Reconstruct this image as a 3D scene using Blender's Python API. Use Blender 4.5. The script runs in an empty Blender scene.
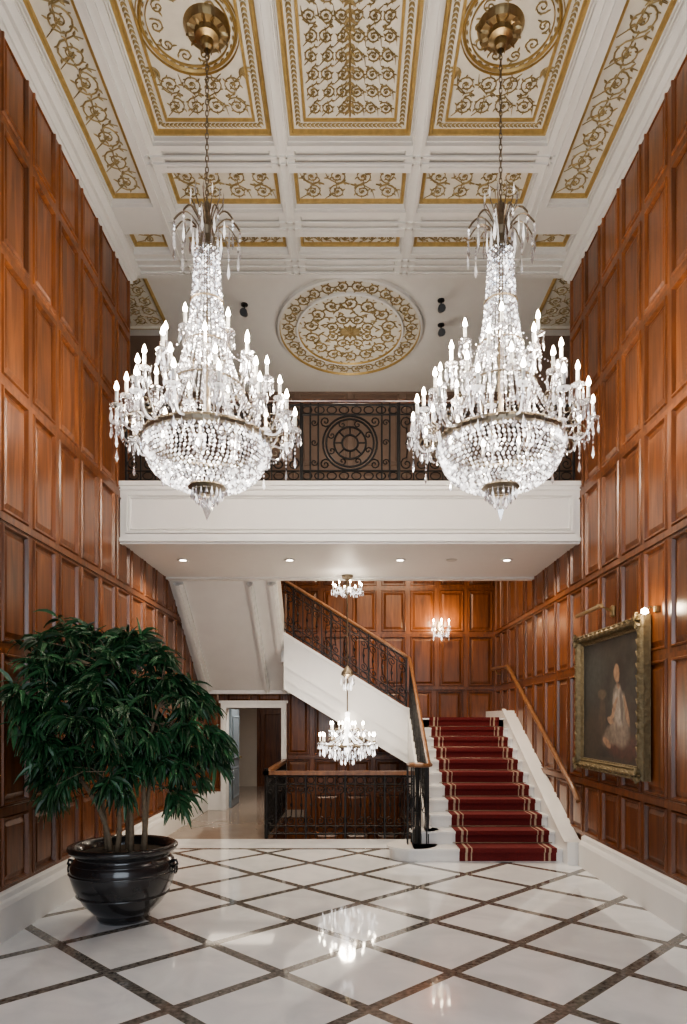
import bpy, math, random
from mathutils import Vector, Matrix
random.seed(7)
V=Vector; PI=math.pi
scene=bpy.context.scene
CH=1.8; F=683.0; VX=350.0; VY=718.0
W=2.85
# ---------------------------------------------------------------- materials
def new_mat(name):
    m=bpy.data.materials.new(name); m.use_nodes=True
    nt=m.node_tree; b=nt.nodes['Principled BSDF']; return m,nt,b
def simple(name,col,rough=0.5,metal=0.0,var=0.12,scale=6.0,bump=0.0,coat=0.0,island=0.0):
    m,nt,b=new_mat(name); N=nt.nodes; L=nt.links
    b.inputs['Roughness'].default_value=rough; b.inputs['Metallic'].default_value=metal
    b.inputs['Coat Weight'].default_value=coat
    tc=N.new('ShaderNodeNewGeometry'); no=N.new('ShaderNodeTexNoise'); no.inputs['Scale'].default_value=scale; no.inputs['Detail'].default_value=4
    L.new(tc.outputs['Position'],no.inputs['Vector'])
    mx=N.new('ShaderNodeMix'); mx.data_type='RGBA'
    mx.inputs[6].default_value=(*[c*(1-var) for c in col],1); mx.inputs[7].default_value=(*[min(1,c*(1+var)) for c in col],1)
    L.new(no.outputs['Fac'],mx.inputs[0])
    out=mx.outputs[2]
    if island>0:
        mr=N.new('ShaderNodeMapRange'); mr.inputs[3].default_value=1-island; mr.inputs[4].default_value=1+island
        L.new(tc.outputs['Random Per Island'],mr.inputs[0])
        hs=N.new('ShaderNodeHueSaturation'); L.new(out,hs.inputs['Color']); L.new(mr.outputs[0],hs.inputs['Value']); out=hs.outputs[0]
    L.new(out,b.inputs['Base Color'])
    if bump>0:
        bp=N.new('ShaderNodeBump'); bp.inputs['Strength'].default_value=bump; bp.inputs['Distance'].default_value=0.02
        L.new(no.outputs['Fac'],bp.inputs['Height']); L.new(bp.outputs[0],b.inputs['Normal'])
    return m
def wood(name,c1,c2,rough=0.3,scale=(9,9,0.8),island=0.2):
    m,nt,b=new_mat(name); N=nt.nodes; L=nt.links
    g=N.new('ShaderNodeNewGeometry'); mp=N.new('ShaderNodeMapping'); mp.inputs['Scale'].default_value=scale
    rnd=N.new('ShaderNodeVectorMath'); rnd.operation='ADD'
    sc=N.new('ShaderNodeMath'); sc.operation='MULTIPLY'; sc.inputs[1].default_value=7.0
    L.new(g.outputs['Random Per Island'],sc.inputs[0]); L.new(g.outputs['Position'],rnd.inputs[0]); L.new(sc.outputs[0],rnd.inputs[1])
    L.new(rnd.outputs[0],mp.inputs['Vector'])
    no=N.new('ShaderNodeTexNoise'); no.inputs['Scale'].default_value=1.6; no.inputs['Detail'].default_value=7; no.inputs['Distortion'].default_value=0.8
    L.new(mp.outputs[0],no.inputs['Vector'])
    cr=N.new('ShaderNodeValToRGB'); cr.color_ramp.elements[0].position=0.3; cr.color_ramp.elements[1].position=0.72
    cr.color_ramp.elements[0].color=(*c1,1); cr.color_ramp.elements[1].color=(*c2,1)
    L.new(no.outputs['Fac'],cr.inputs[0])
    mr=N.new('ShaderNodeMapRange'); mr.inputs[3].default_value=1-island; mr.inputs[4].default_value=1+island
    L.new(g.outputs['Random Per Island'],mr.inputs[0])
    hs=N.new('ShaderNodeHueSaturation'); L.new(cr.outputs[0],hs.inputs['Color']); L.new(mr.outputs[0],hs.inputs['Value'])
    L.new(hs.outputs[0],b.inputs['Base Color'])
    b.inputs['Roughness'].default_value=rough; b.inputs['Coat Weight'].default_value=0.15; b.inputs['Coat Roughness'].default_value=0.2
    return m
def emis(name,col,st,sample=False):
    m,nt,b=new_mat(name); b.inputs['Base Color'].default_value=(*col,1)
    b.inputs['Emission Color'].default_value=(*col,1); b.inputs['Emission Strength'].default_value=st
    if not sample:
        m.cycles.emission_sampling='NONE'
    return m
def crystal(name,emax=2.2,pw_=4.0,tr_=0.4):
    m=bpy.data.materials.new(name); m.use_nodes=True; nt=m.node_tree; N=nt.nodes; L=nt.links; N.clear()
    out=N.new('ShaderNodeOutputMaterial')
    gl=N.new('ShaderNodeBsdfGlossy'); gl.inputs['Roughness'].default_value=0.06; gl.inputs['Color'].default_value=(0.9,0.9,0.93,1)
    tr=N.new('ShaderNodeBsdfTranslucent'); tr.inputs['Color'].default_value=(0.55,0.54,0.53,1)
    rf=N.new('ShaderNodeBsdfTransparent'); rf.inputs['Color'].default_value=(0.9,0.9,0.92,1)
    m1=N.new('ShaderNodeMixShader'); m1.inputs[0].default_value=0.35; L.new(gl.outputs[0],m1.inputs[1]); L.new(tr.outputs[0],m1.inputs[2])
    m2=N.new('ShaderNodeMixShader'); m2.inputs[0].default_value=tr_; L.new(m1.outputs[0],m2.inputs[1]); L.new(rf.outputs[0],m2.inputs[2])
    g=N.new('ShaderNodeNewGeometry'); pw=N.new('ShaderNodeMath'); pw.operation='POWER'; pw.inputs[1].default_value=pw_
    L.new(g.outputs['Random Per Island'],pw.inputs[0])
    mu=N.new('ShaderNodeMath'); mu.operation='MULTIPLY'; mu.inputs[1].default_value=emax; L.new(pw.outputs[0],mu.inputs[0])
    em=N.new('ShaderNodeEmission'); em.inputs['Color'].default_value=(1,0.96,0.91,1); L.new(mu.outputs[0],em.inputs['Strength'])  # sparkle put into the material: each crystal glows by a random amount
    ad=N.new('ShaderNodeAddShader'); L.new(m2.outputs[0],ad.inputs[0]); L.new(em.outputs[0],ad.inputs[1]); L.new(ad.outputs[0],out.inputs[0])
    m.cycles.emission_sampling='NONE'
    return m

M_WOOD=wood('mahogany_panelling',(0.080,0.0265,0.0090),(0.225,0.076,0.0235),0.29)
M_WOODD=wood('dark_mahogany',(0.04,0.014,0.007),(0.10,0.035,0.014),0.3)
M_RAILW=wood('handrail_wood',(0.13,0.055,0.025),(0.26,0.12,0.05),0.3)
M_WHITE=simple('white_plaster',(0.76,0.75,0.73),0.5,var=0.03)
M_CEIL=simple('ceiling_plaster',(0.57,0.56,0.535),0.55,var=0.04)
M_CREAM=simple('cream_panel',(0.53,0.50,0.43),0.6,var=0.10,scale=14)
M_GOLD=simple('gilding',(0.40,0.28,0.11),0.40,0.5,var=0.35,scale=20)
M_OLIVE=simple('ornament_gilding',(0.25,0.185,0.085),0.5,0.2,var=0.35,scale=20)
M_FRAME=simple('gilt_frame',(0.17,0.13,0.07),0.45,0.5,var=0.5,scale=25,bump=0.6)
M_BRASS=simple('aged_brass',(0.32,0.24,0.13),0.34,0.9,var=0.3,scale=25)
M_BRONZE=simple('dark_bronze',(0.20,0.165,0.12),0.35,0.8,var=0.3,scale=25)
M_IRON=simple('wrought_iron',(0.016,0.015,0.015),0.45,0.3,var=0.3,scale=25)
M_MARB=simple('white_marble',(0.76,0.75,0.73),0.2,var=0.06,scale=3)
M_CARP=simple('red_carpet',(0.125,0.013,0.013),0.95,var=0.4,scale=60,bump=0.3)
M_CARPC=simple('carpet_border',(0.42,0.33,0.24),0.95,var=0.35,scale=60)
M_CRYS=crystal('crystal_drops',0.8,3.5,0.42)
M_CRYSB=crystal('crystal_bowl_beads',2.6,2.6,0.25)  # stronger built-in glow, so the beads look lit
M_CANDLE=simple('candle_sleeve',(0.85,0.84,0.80),0.4,var=0.02)
M_BULB=emis('lamp_flame',(1.0,0.88,0.70),55)
M_BULBD=emis('downlight_lens',(1.0,0.90,0.76),22)
M_POT=simple('glazed_pot',(0.024,0.023,0.024),0.22,0.0,var=0.4,scale=8,coat=0.5)
M_SOIL=simple('soil',(0.05,0.035,0.022),0.95,var=0.5,scale=40,bump=0.5)
M_BARK=simple('bark',(0.24,0.18,0.12),0.8,var=0.35,scale=30,bump=0.5)
M_LEAF=simple('ficus_leaf',(0.026,0.080,0.032),0.40,var=0.5,scale=2.2,island=0.65)
M_DARK=simple('dark_brown_wall',(0.17,0.115,0.085),0.6,var=0.2)  # even dark brown of the upper hall walls
M_STONE=simple('corridor_stone',(0.30,0.25,0.21),0.10,var=0.25,scale=2.5)
M_BLACK=simple('black_metal',(0.02,0.02,0.02),0.4,0.3,var=0.1)
M_BLUE=simple('painted_door_gray',(0.20,0.25,0.29),0.3,var=0.1)
M_LIN=simple('warm_wall',(0.50,0.45,0.38),0.6,var=0.05)

def floor_mat():
    m,nt,b=new_mat('marble_floor_tiles'); N=nt.nodes; L=nt.links
    g=N.new('ShaderNodeNewGeometry'); sp=N.new('ShaderNodeSeparateXYZ'); L.new(g.outputs['Position'],sp.inputs[0])
    def M(op,a,b_=None,c=None):
        n=N.new('ShaderNodeMath'); n.operation=op
        for i,x in enumerate((a,b_,c)):
            if x is None: continue
            if isinstance(x,(int,float)): n.inputs[i].default_value=x
            else: L.new(x,n.inputs[i])
        return n.outputs[0]
    P=1.22
    def band(e,ph,hw):
        t=M('DIVIDE',M('ADD',e,ph),P); fr=M('FRACT',M('ADD',t,50.5)); d=M('ABSOLUTE',M('SUBTRACT',fr,0.5))
        dd=M('MULTIPLY',d,P/math.sqrt(2)); return M('LESS_THAN',dd,hw),dd,M('FLOOR',M('ADD',t,50.0))
    a,da,ia=band(M('SUBTRACT',sp.outputs[0],sp.outputs[1]),4.10,0.044)
    c,dc,ic=band(M('ADD',sp.outputs[0],sp.outputs[1]),-3.11,0.044)
    msk=M('MAXIMUM',a,c)
    inner=M('LESS_THAN',sp.outputs[1],9.35)
    msk=M('MULTIPLY',msk,inner)
    bd=M('MULTIPLY',M('GREATER_THAN',sp.outputs[1],9.35),M('LESS_THAN',sp.outputs[1],9.44))
    msk=M('MAXIMUM',msk,bd)
    n1=N.new('ShaderNodeTexNoise'); n1.inputs['Scale'].default_value=1.7; n1.inputs['Detail'].default_value=8; n1.inputs['Distortion'].default_value=1.4
    L.new(g.outputs['Position'],n1.inputs['Vector'])
    cr=N.new('ShaderNodeValToRGB'); cr.color_ramp.elements[0].position=0.35; cr.color_ramp.elements[0].color=(0.73,0.755,0.78,1)
    cr.color_ramp.elements[1].position=0.62; cr.color_ramp.elements[1].color=(0.86,0.875,0.89,1)
    L.new(n1.outputs['Fac'],cr.inputs[0])
    cb=N.new('ShaderNodeCombineXYZ'); L.new(ia,cb.inputs[0]); L.new(ic,cb.inputs[1])
    wn=N.new('ShaderNodeTexWhiteNoise'); L.new(cb.outputs[0],wn.inputs['Vector'])
    hs=N.new('ShaderNodeHueSaturation'); L.new(cr.outputs[0],hs.inputs['Color']); L.new(M('ADD',M('MULTIPLY',wn.outputs['Value'],0.10),0.92),hs.inputs['Value'])
    n2=N.new('ShaderNodeTexNoise'); n2.inputs['Scale'].default_value=30; n2.inputs['Detail'].default_value=6; L.new(g.outputs['Position'],n2.inputs['Vector'])
    c2=N.new('ShaderNodeValToRGB'); c2.color_ramp.elements[0].position=0.35; c2.color_ramp.elements[0].color=(0.085,0.080,0.073,1)
    c2.color_ramp.elements[1].position=0.7; c2.color_ramp.elements[1].color=(0.23,0.215,0.195,1); L.new(n2.outputs['Fac'],c2.inputs[0])
    mx=N.new('ShaderNodeMix'); mx.data_type='RGBA'; L.new(msk,mx.inputs[0]); L.new(hs.outputs[0],mx.inputs[6]); L.new(c2.outputs[0],mx.inputs[7])
    L.new(mx.outputs[2],b.inputs['Base Color']); b.inputs['Roughness'].default_value=0.05; b.inputs['IOR'].default_value=1.85
    return m
M_FLOOR=floor_mat()

def painting_mat(name,base,blobs,O,U,Vv):
    """flat painted canvas: soft brush shapes in canvas coordinates"""
    m,nt,b=new_mat(name); N=nt.nodes; L=nt.links
    g=N.new('ShaderNodeNewGeometry')
    no=N.new('ShaderNodeTexNoise'); no.inputs['Scale'].default_value=6; no.inputs['Detail'].default_value=8; L.new(g.outputs['Position'],no.inputs['Vector'])
    sub=N.new('ShaderNodeVectorMath'); sub.operation='SUBTRACT'; L.new(g.outputs['Position'],sub.inputs[0]); sub.inputs[1].default_value=O
    def dot(vec):
        d=N.new('ShaderNodeVectorMath'); d.operation='DOT_PRODUCT'; L.new(sub.outputs[0],d.inputs[0]); d.inputs[1].default_value=vec; return d.outputs['Value']
    def M(op,a,b_=None):
        n=N.new('ShaderNodeMath'); n.operation=op
        for i,x in enumerate((a,b_)):
            if x is None: continue
            if isinstance(x,(int,float)): n.inputs[i].default_value=x
            else: L.new(x,n.inputs[i])
        return n.outputs[0]
    wob=M('MULTIPLY',M('SUBTRACT',no.outputs['Fac'],0.5),0.10)
    wob2=M('MULTIPLY',M('SUBTRACT',0.5,no.outputs['Fac']),0.08)
    u=M('ADD',dot(U),wob); v=M('ADD',dot(Vv),wob2)
    cr=N.new('ShaderNodeValToRGB'); cr.color_ramp.elements[0].position=0.3; cr.color_ramp.elements[1].position=0.75
    cr.color_ramp.elements[0].color=(*base[0],1); cr.color_ramp.elements[1].color=(*base[1],1); L.new(no.outputs['Fac'],cr.inputs[0])
    cur=cr.outputs[0]
    for bl in blobs:
        (cu,cv,ru,rv,col,s)=bl[:6]; an=bl[6] if len(bl)>6 else 0
        du=M('SUBTRACT',u,cu); dv=M('SUBTRACT',v,cv); ca,sa=math.cos(an),math.sin(an)
        eu=M('ADD',M('MULTIPLY',du,ca),M('MULTIPLY',dv,sa)); ev=M('SUBTRACT',M('MULTIPLY',dv,ca),M('MULTIPLY',du,sa))
        d=M('ADD',M('POWER',M('ABSOLUTE',M('DIVIDE',eu,ru)),2.0),M('POWER',M('ABSOLUTE',M('DIVIDE',ev,rv)),2.0))
        mr=N.new('ShaderNodeMapRange'); mr.inputs[1].default_value=1+s; mr.inputs[2].default_value=1-s; L.new(d,mr.inputs[0])
        mx=N.new('ShaderNodeMix'); mx.data_type='RGBA'; L.new(mr.outputs[0],mx.inputs[0]); L.new(cur,mx.inputs[6]); mx.inputs[7].default_value=(*col,1); cur=mx.outputs[2]
    n3=N.new('ShaderNodeTexNoise'); n3.inputs['Scale'].default_value=16; n3.inputs['Detail'].default_value=6; L.new(g.outputs['Position'],n3.inputs['Vector'])
    hs=N.new('ShaderNodeHueSaturation'); L.new(cur,hs.inputs['Color']); L.new(M('ADD',M('MULTIPLY',n3.outputs['Fac'],1.5),0.2),hs.inputs['Value'])
    L.new(hs.outputs[0],b.inputs['Base Color']); b.inputs['Roughness'].default_value=0.5
    return m

# ---------------------------------------------------------------- mesh builder
class MB:
    def __init__(s): s.v=[]; s.f=[]; s.m=[]
    def add(s,vs,fs,m=0):
        o=len(s.v); s.v.extend([tuple(x) for x in vs])
        for f in fs: s.f.append(tuple(o+i for i in f)); s.m.append(m)
    def quad(s,a,b,c,d,m=0): s.add([a,b,c,d],[(0,1,2,3)],m)
    def box(s,x0,x1,y0,y1,z0,z1,m=0):
        vs=[(x,y,z) for z in (z0,z1) for (x,y) in ((x0,y0),(x1,y0),(x1,y1),(x0,y1))]
        s.add(vs,[(3,2,1,0),(4,5,6,7),(0,1,5,4),(1,2,6,5),(2,3,7,6),(3,0,4,7)],m)
    def prism(s,poly,fn,a,b,m=0):
        n=len(poly); vs=[fn(p,a) for p in poly]+[fn(p,b) for p in poly]
        fs=[tuple(range(n)),tuple(range(2*n-1,n-1,-1))]+[(i,(i+1)%n,n+(i+1)%n,n+i) for i in range(n)]
        s.add(vs,fs,m)
    def tube(s,pts,r,n=6,m=0,cap=True):
        pts=[V(p) for p in pts]; k=len(pts); vs=[]; fs=[]
        prev=None
        for i,p in enumerate(pts):
            t=(pts[min(i+1,k-1)]-pts[max(i-1,0)])
            if t.length<1e-9: t=V((0,0,1))
            t.normalize()
            if prev is None:
                ref=V((0,0,1)) if abs(t.z)<0.9 else V((1,0,0))
                a=t.cross(ref).normalized()
            else:
                a=prev-t*prev.dot(t)
                if a.length<1e-6: a=t.cross(V((0.3,0.5,0.8)))
                a.normalize()
            prev=a; b=t.cross(a); rr=r[i] if isinstance(r,(list,tuple)) else r
            for j in range(n):
                th=2*PI*j/n; vs.append(p+a*(rr*math.cos(th))+b*(rr*math.sin(th)))
        for i in range(k-1):
            for j in range(n):
                fs.append((i*n+j,i*n+(j+1)%n,(i+1)*n+(j+1)%n,(i+1)*n+j))
        if cap: fs.append(tuple(range(n-1,-1,-1))); fs.append(tuple((k-1)*n+j for j in range(n)))
        s.add(vs,fs,m)
    def lathe(s,prof,c,n=24,m=0,sx=1,sy=1):
        vs=[];fs=[];k=len(prof)
        for (r,z) in prof:
            for j in range(n):
                th=2*PI*j/n; vs.append((c[0]+r*sx*math.cos(th),c[1]+r*sy*math.sin(th),c[2]+z))
        for i in range(k-1):
            for j in range(n): fs.append((i*n+j,i*n+(j+1)%n,(i+1)*n+(j+1)%n,(i+1)*n+j))
        s.add(vs,fs,m)
    def octa(s,c,r,h,m=0,h2=None):
        h2=h if h2 is None else h2; x,y,z=c; a=random.random()*PI
        vs=[(x+r*math.cos(a+i*PI/2),y+r*math.sin(a+i*PI/2),z) for i in range(4)]+[(x,y,z+h),(x,y,z-h2)]
        s.add(vs,[(0,1,4),(1,2,4),(2,3,4),(3,0,4),(1,0,5),(2,1,5),(3,2,5),(0,3,5)],m)
    def ribbon(s,pts,Nv,w,h,m=0):
        pts=[V(p) for p in pts];k=len(pts);vs=[];fs=[]
        for i,p in enumerate(pts):
            t=pts[min(i+1,k-1)]-pts[max(i-1,0)]
            if t.length<1e-9: t=V((1,0,0))
            t.normalize(); sd=t.cross(Nv)
            if sd.length<1e-6: sd=V((1,0,0))
            sd.normalize(); ww=(w[i] if isinstance(w,(list,tuple)) else w)/2
            vs+= [p-sd*ww,p+Nv*h,p+sd*ww]
        for i in range(k-1):
            a=3*i; fs+=[(a,a+1,a+4,a+3),(a+1,a+2,a+5,a+4)]
        s.add(vs,fs,m)
    def panel(s,fn,u0,v0,u1,v1,steps,cap=0):
        loops=[]
        for st in steps:
            i,h=st[0],st[1]
            loops.append([fn(u0+i,v0+i,h),fn(u1-i,v0+i,h),fn(u1-i,v1-i,h),fn(u0+i,v1-i,h)])
        o=len(s.v)
        for lp in loops: s.v.extend([tuple(p) for p in lp])
        for k in range(1,len(loops)):
            for j in range(4):
                s.f.append((o+4*(k-1)+j,o+4*(k-1)+(j+1)%4,o+4*k+(j+1)%4,o+4*k+j)); s.m.append(steps[k][2])
        e=o+4*(len(loops)-1); s.f.append((e,e+1,e+2,e+3)); s.m.append(cap)
    def obj(s,name,mats,parent=None,smooth=False,loc=None):
        me=bpy.data.meshes.new(name); me.from_pydata(s.v,[],s.f)
        for m in mats: me.materials.append(m)
        me.polygons.foreach_set('material_index',s.m)
        if smooth: me.polygons.foreach_set('use_smooth',[True]*len(s.f))
        me.update(); ob=bpy.data.objects.new(name,me); scene.collection.objects.link(ob)
        if parent: ob.parent=parent
        if loc: ob.location=loc
        return ob
def empty(name,loc=(0,0,0)):
    e=bpy.data.objects.new(name,None); e.empty_display_size=0.1; e.location=loc; scene.collection.objects.link(e); return e
def light(name,kind,loc,power,col=(1,0.83,0.62),size=0.1,parent=None,rot=None,**k):
    l=bpy.data.lights.new(name,kind); l.energy=power; l.color=col
    if kind=='AREA': l.shape='RECTANGLE'; l.size=size; l.size_y=k.get('size_y',size)
    else: l.shadow_soft_size=size
    if kind=='SPOT': l.spot_size=k.get('spot',1.6); l.spot_blend=0.8
    o=bpy.data.objects.new(name,l); o.location=loc
    if rot: o.rotation_euler=rot
    scene.collection.objects.link(o)
    if parent: o.parent=parent
    return o

# ---------------------------------------------------------------- wood panelled walls
WST=[(0,0,0),(0.045,0,0),(0.055,0.016,0),(0.068,0.016,0),(0.08,-0.018,0),(0.095,-0.018,0),(0.135,0.0,0)]
def wall_cells(mb,fn,ub,vb,mode=None):
    for i in range(len(ub)-1):
        for j in range(len(vb)-1):
            w=min(ub[i+1]-ub[i],vb[j+1]-vb[j])
            k=min(1.0,w/0.36)
            mb.panel(fn,ub[i],vb[j],ub[i+1],vb[j+1],[(a*k,h,m) for a,h,m in WST],0)
def frange(a,b,step):
    n=max(1,round((b-a)/step)); return [a+(b-a)*i/n for i in range(n+1)]
LV=[0.36,1.03,2.38,3.45]
UV_=[3.45,4.58,5.65,6.72,7.5]
for side,sx in (('left',-1),('right',1)):
    mb=MB(); fn=lambda u,v,h,sx=sx:V((sx*(W-h),u,v))
    wall_cells(mb,fn,frange(-2.2,8.85,0.56),LV+UV_[1:])
    wall_cells(mb,fn,frange(8.85,13.4,0.56),[0.36,1.03,2.38,3.45,4.7])
    for z,d,hh in ((1.03,0.035,0.035),(3.45,0.02,0.03)):
        x0,x1=sorted((sx*(W-d),sx*W)); mb.box(x0,x1,-2.2,13.4,z-hh,z+hh,0)
    x0,x1=sorted((sx*(W+0.03),sx*(W+0.25)))
    mb.box(x0,x1,-2.2,8.85,0,7.9,0); mb.box(x0,x1,8.85,13.4,0,4.7,0)
    mb.quad((sx*W,8.85,4.7),(sx*(W+.25),8.85,4.7),(sx*(W+.25),8.85,7.5),(sx*W,8.85,7.5),0)
    mb.obj('wall_'+side,[M_WOOD])
    mb=MB()
    prof=[(0,0),(0.07,0),(0.07,0.27),(0.055,0.30),(0.04,0.32),(0.035,0.36),(0,0.38)]
    mb.prism(prof,lambda p,a,sx=sx:(sx*(W-p[0]),a,p[1]),-2.2,8.30 if sx>0 else 13.35,0)
    mb.obj('baseboard_'+side,[M_WHITE])
    mb=MB(); prof=[(0,7.42),(0.03,7.43),(0.035,7.46),(0.08,7.48),(0.09,7.53),(0.15,7.55),(0.16,7.58),(0,7.58)]
    mb.prism(prof,lambda p,a,sx=sx:(sx*(W-p[0]),a,p[1]),-2.2,8.85,0)
    mb.obj('trim_cornice_'+side,[M_CEIL])
# back wall
mb=MB(); fn=lambda u,v,h:V((u,13.4-h,v))
DX0,DX1,DZ=-2.42,-1.34,2.0
wall_cells(mb,fn,[-2.85,DX0-0.06],[0.36,1.03,2.38]); 
wall_cells(mb,fn,frange(DX0-0.06,DX1+0.06,0.6),[DZ+0.06,2.38])
wall_cells(mb,fn,[DX1+0.06,-0.75],[0.36,1.03,2.38])
wall_cells(mb,fn,frange(-0.75,2.85,0.6),[-1.4,-0.4,0.36,1.03,2.38])
wall_cells(mb,fn,frange(-2.85,2.85,0.57),[2.38,3.45,4.35,5.0])
mb.box(-2.85,2.85,13.365,13.4,2.36,2.41,0); mb.box(-1.2,2.85,13.365,13.4,1.0,1.05,0)
mb.box(-3.1,DX0-.06,13.43,13.6,-0.15,5.0,0); mb.box(DX0-.06,DX1+.06,13.43,13.6,DZ+.06,5.0,0); mb.box(DX1+.06,3.1,13.43,13.6,-2.8,5.0,0)
mb.box(-2.85,DX0-.06,13.35,13.41,0,0.36,1); mb.box(DX1+.06,-1.3,13.35,13.41,0,0.36,1)
mb.obj('wall_back',[M_WOOD,M_WHITE])
mb=MB(); fn=lambda u,v,h:V((u,-2.2+h,v)); wall_cells(mb,fn,frange(-2.85,2.85,0.57),LV+UV_[1:]); mb.box(-3.1,3.1,-2.45,-2.23,0,7.9,0)
mb.obj('wall_front',[M_WOOD])
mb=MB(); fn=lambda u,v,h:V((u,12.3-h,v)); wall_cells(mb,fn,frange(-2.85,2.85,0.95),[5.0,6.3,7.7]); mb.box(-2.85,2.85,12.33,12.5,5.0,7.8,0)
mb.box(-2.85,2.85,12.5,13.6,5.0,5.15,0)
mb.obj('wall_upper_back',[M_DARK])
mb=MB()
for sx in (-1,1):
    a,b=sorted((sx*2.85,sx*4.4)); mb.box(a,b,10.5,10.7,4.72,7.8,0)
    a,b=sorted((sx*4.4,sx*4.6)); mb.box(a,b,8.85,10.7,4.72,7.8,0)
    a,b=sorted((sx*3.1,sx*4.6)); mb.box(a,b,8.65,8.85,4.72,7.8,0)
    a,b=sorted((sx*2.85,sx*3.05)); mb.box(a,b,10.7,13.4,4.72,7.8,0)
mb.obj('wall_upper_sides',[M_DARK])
mb=MB()
for sx in(-1,1):
    a,b=sorted((sx*W,sx*4.6)); mb.box(a,b,8.86,10.7,4.5,4.72,0)
mb.obj('floor_upper_sides',[M_STONE])

# ---------------------------------------------------------------- floor
mb=MB(); mb.box(-3.1,3.1,-2.45,10.15,-0.15,0,0); mb.box(-3.1,-1.27,10.15,13.4,-0.15,0,1); mb.box(-3.1,-0.9,13.4,18,-0.15,0,1)
mb.box(1.0,3.1,10.15,13.4,-0.15,0,1)
mb.obj('floor',[M_FLOOR,M_STONE])
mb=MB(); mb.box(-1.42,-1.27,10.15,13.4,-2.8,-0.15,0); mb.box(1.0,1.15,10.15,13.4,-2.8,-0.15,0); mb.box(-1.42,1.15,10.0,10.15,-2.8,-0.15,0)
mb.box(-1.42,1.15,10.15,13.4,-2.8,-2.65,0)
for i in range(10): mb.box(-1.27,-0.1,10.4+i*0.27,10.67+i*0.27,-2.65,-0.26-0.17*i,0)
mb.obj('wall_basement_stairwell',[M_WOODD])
mb=MB(); mb.box(-3.1,-2.95,13.6,18,0,2.6,0); mb.box(-1.0,-0.85,13.6,18,0,2.6,1); mb.box(-3.1,-0.85,18,18.15,0,2.6,0); mb.box(-3.1,-0.85,13.6,18.15,2.6,2.7,0)
fn=lambda u,v,h:V((u,18-h,v)); mb.panel(fn,-2.45,0.0,-1.6,2.1,[(0,0,1),(0,.04,1),(.08,.04,1),(.09,.02,1),(.2,.02,1),(.22,.01,1)],1)
mb.obj('wall_corridor',[M_LIN,M_WOOD])
mb=MB()
for (a,b) in ((DX0-.10,DX0),(DX1,DX1+.10)): mb.box(a,b,13.30,13.62,0,DZ,0); mb.box(a+.03,b-.03,13.28,13.3,0,DZ,0)
mb.box(DX0-.10,DX1+.10,13.30,13.62,DZ,DZ+.09,0); mb.box(DX0-.13,DX1+.13,13.27,13.4,DZ+.09,DZ+.14,0)
fn=lambda u,v,h:V((DX0+0.06+h,u,v))
mb.box(DX0,DX0+.05,13.64,14.6,0.01,1.98,1); 
for v0,v1 in ((0.15,0.8),(0.95,1.85)): mb.panel(fn,13.75,v0,14.5,v1,[(0,0,1),(0.03,0.012,1),(0.06,0.0,1)],1)
mb.lathe([(0.0,0.05),(0.03,0.04),(0.03,0.0),(0,-0.01)],(DX0+.09,14.5,0.95),10,2)
mb.obj('door_1',[M_WHITE,M_BLUE,M_BRASS])

# ---------------------------------------------------------------- ceiling coffers
def spiral(cx,cy,r0,turns,a0,sg,n=22):
    out=[]
    for i in range(n+1):
        t=i/n; a=a0+sg*turns*2*PI*t; r=r0*((1-t)**0.85*0.92+0.08); out.append((cx+r*math.cos(a),cy+r*math.sin(a)))
    return out
def leaf2(mb,f,Nv,x,y,a,l,w,h=0.008,m=3):
    p=[(x+l*t*math.cos(a),y+l*t*math.sin(a)) for t in (0,0.35,0.7,1)]
    mb.ribbon([f(*q) for q in p],Nv,[w*0.25,w,w*0.7,0.002],h,m)
def scrolls(mb,f,Nv,u0,v0,u1,v1,nu,nv,m=3,th=0.010):
    du=(u1-u0)/nu; dv=(v1-v0)/nv
    for i in range(nu):
        for j in range(nv):
            cx=u0+(i+.5)*du; cy=v0+(j+.5)*dv; r=0.46*min(du,dv)
            mi=-1 if i>=nu/2 else 1; mj=-1 if j>=nv/2 else 1
            sg=mi*mj*(1 if (i+j)%2==0 else -1)
            a0=(PI/2 if mj>0 else -PI/2)
            sp=spiral(cx,cy,r,1.7,a0,sg)
            mb.ribbon([f(*q) for q in sp],Nv,[th*(1.4-0.6*k/len(sp)) for k in range(len(sp))],0.010,m)
            x0,y0=sp[0]
            for (tx,ty) in ((cx-mi*du*.5,cy-mj*dv*.48),(cx+mi*du*.48,cy+mj*dv*.48)):
                mp=((x0+tx)/2+ (ty-y0)*.18,(y0+ty)/2-(tx-x0)*.18)
                mb.ribbon([f(x0,y0),f(*mp),f(tx,ty)],Nv,[th,th*1.2,0.004],0.008,m)
                leaf2(mb,f,Nv,mp[0],mp[1],math.atan2(ty-y0,tx-x0)+.9,r*.4,r*.2,m=m)
                leaf2(mb,f,Nv,mp[0],mp[1],math.atan2(ty-y0,tx-x0)-.9,r*.4,r*.2,m=m)
            for k in range(0,16,2):
                x,y=sp[k]; a=math.atan2(y-cy,x-cx); L=r*(0.32+0.1*math.sin(k*2.1))
                leaf2(mb,f,Nv,x,y,a+sg*0.7,L,L*0.48,m=m)
                leaf2(mb,f,Nv,x,y,a+PI-sg*0.6,L*0.7,L*0.36,m=m)
            for k in range(6): leaf2(mb,f,Nv,cx,cy,k*2*PI/6+.3,r*0.27,r*0.15,m=m)
def ring(mb,f,Nv,cx,cy,ru,rv,w,h,m,n=48):
    mb.ribbon([f(cx+ru*math.cos(2*PI*i/n),cy+rv*math.sin(2*PI*i/n)) for i in range(n+1)],Nv,w,h,m)
ZC=7.56
mb=MB(); cf=lambda u,v,h:V((u,v,ZC+h)); DN=V((0,0,-1))
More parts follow.
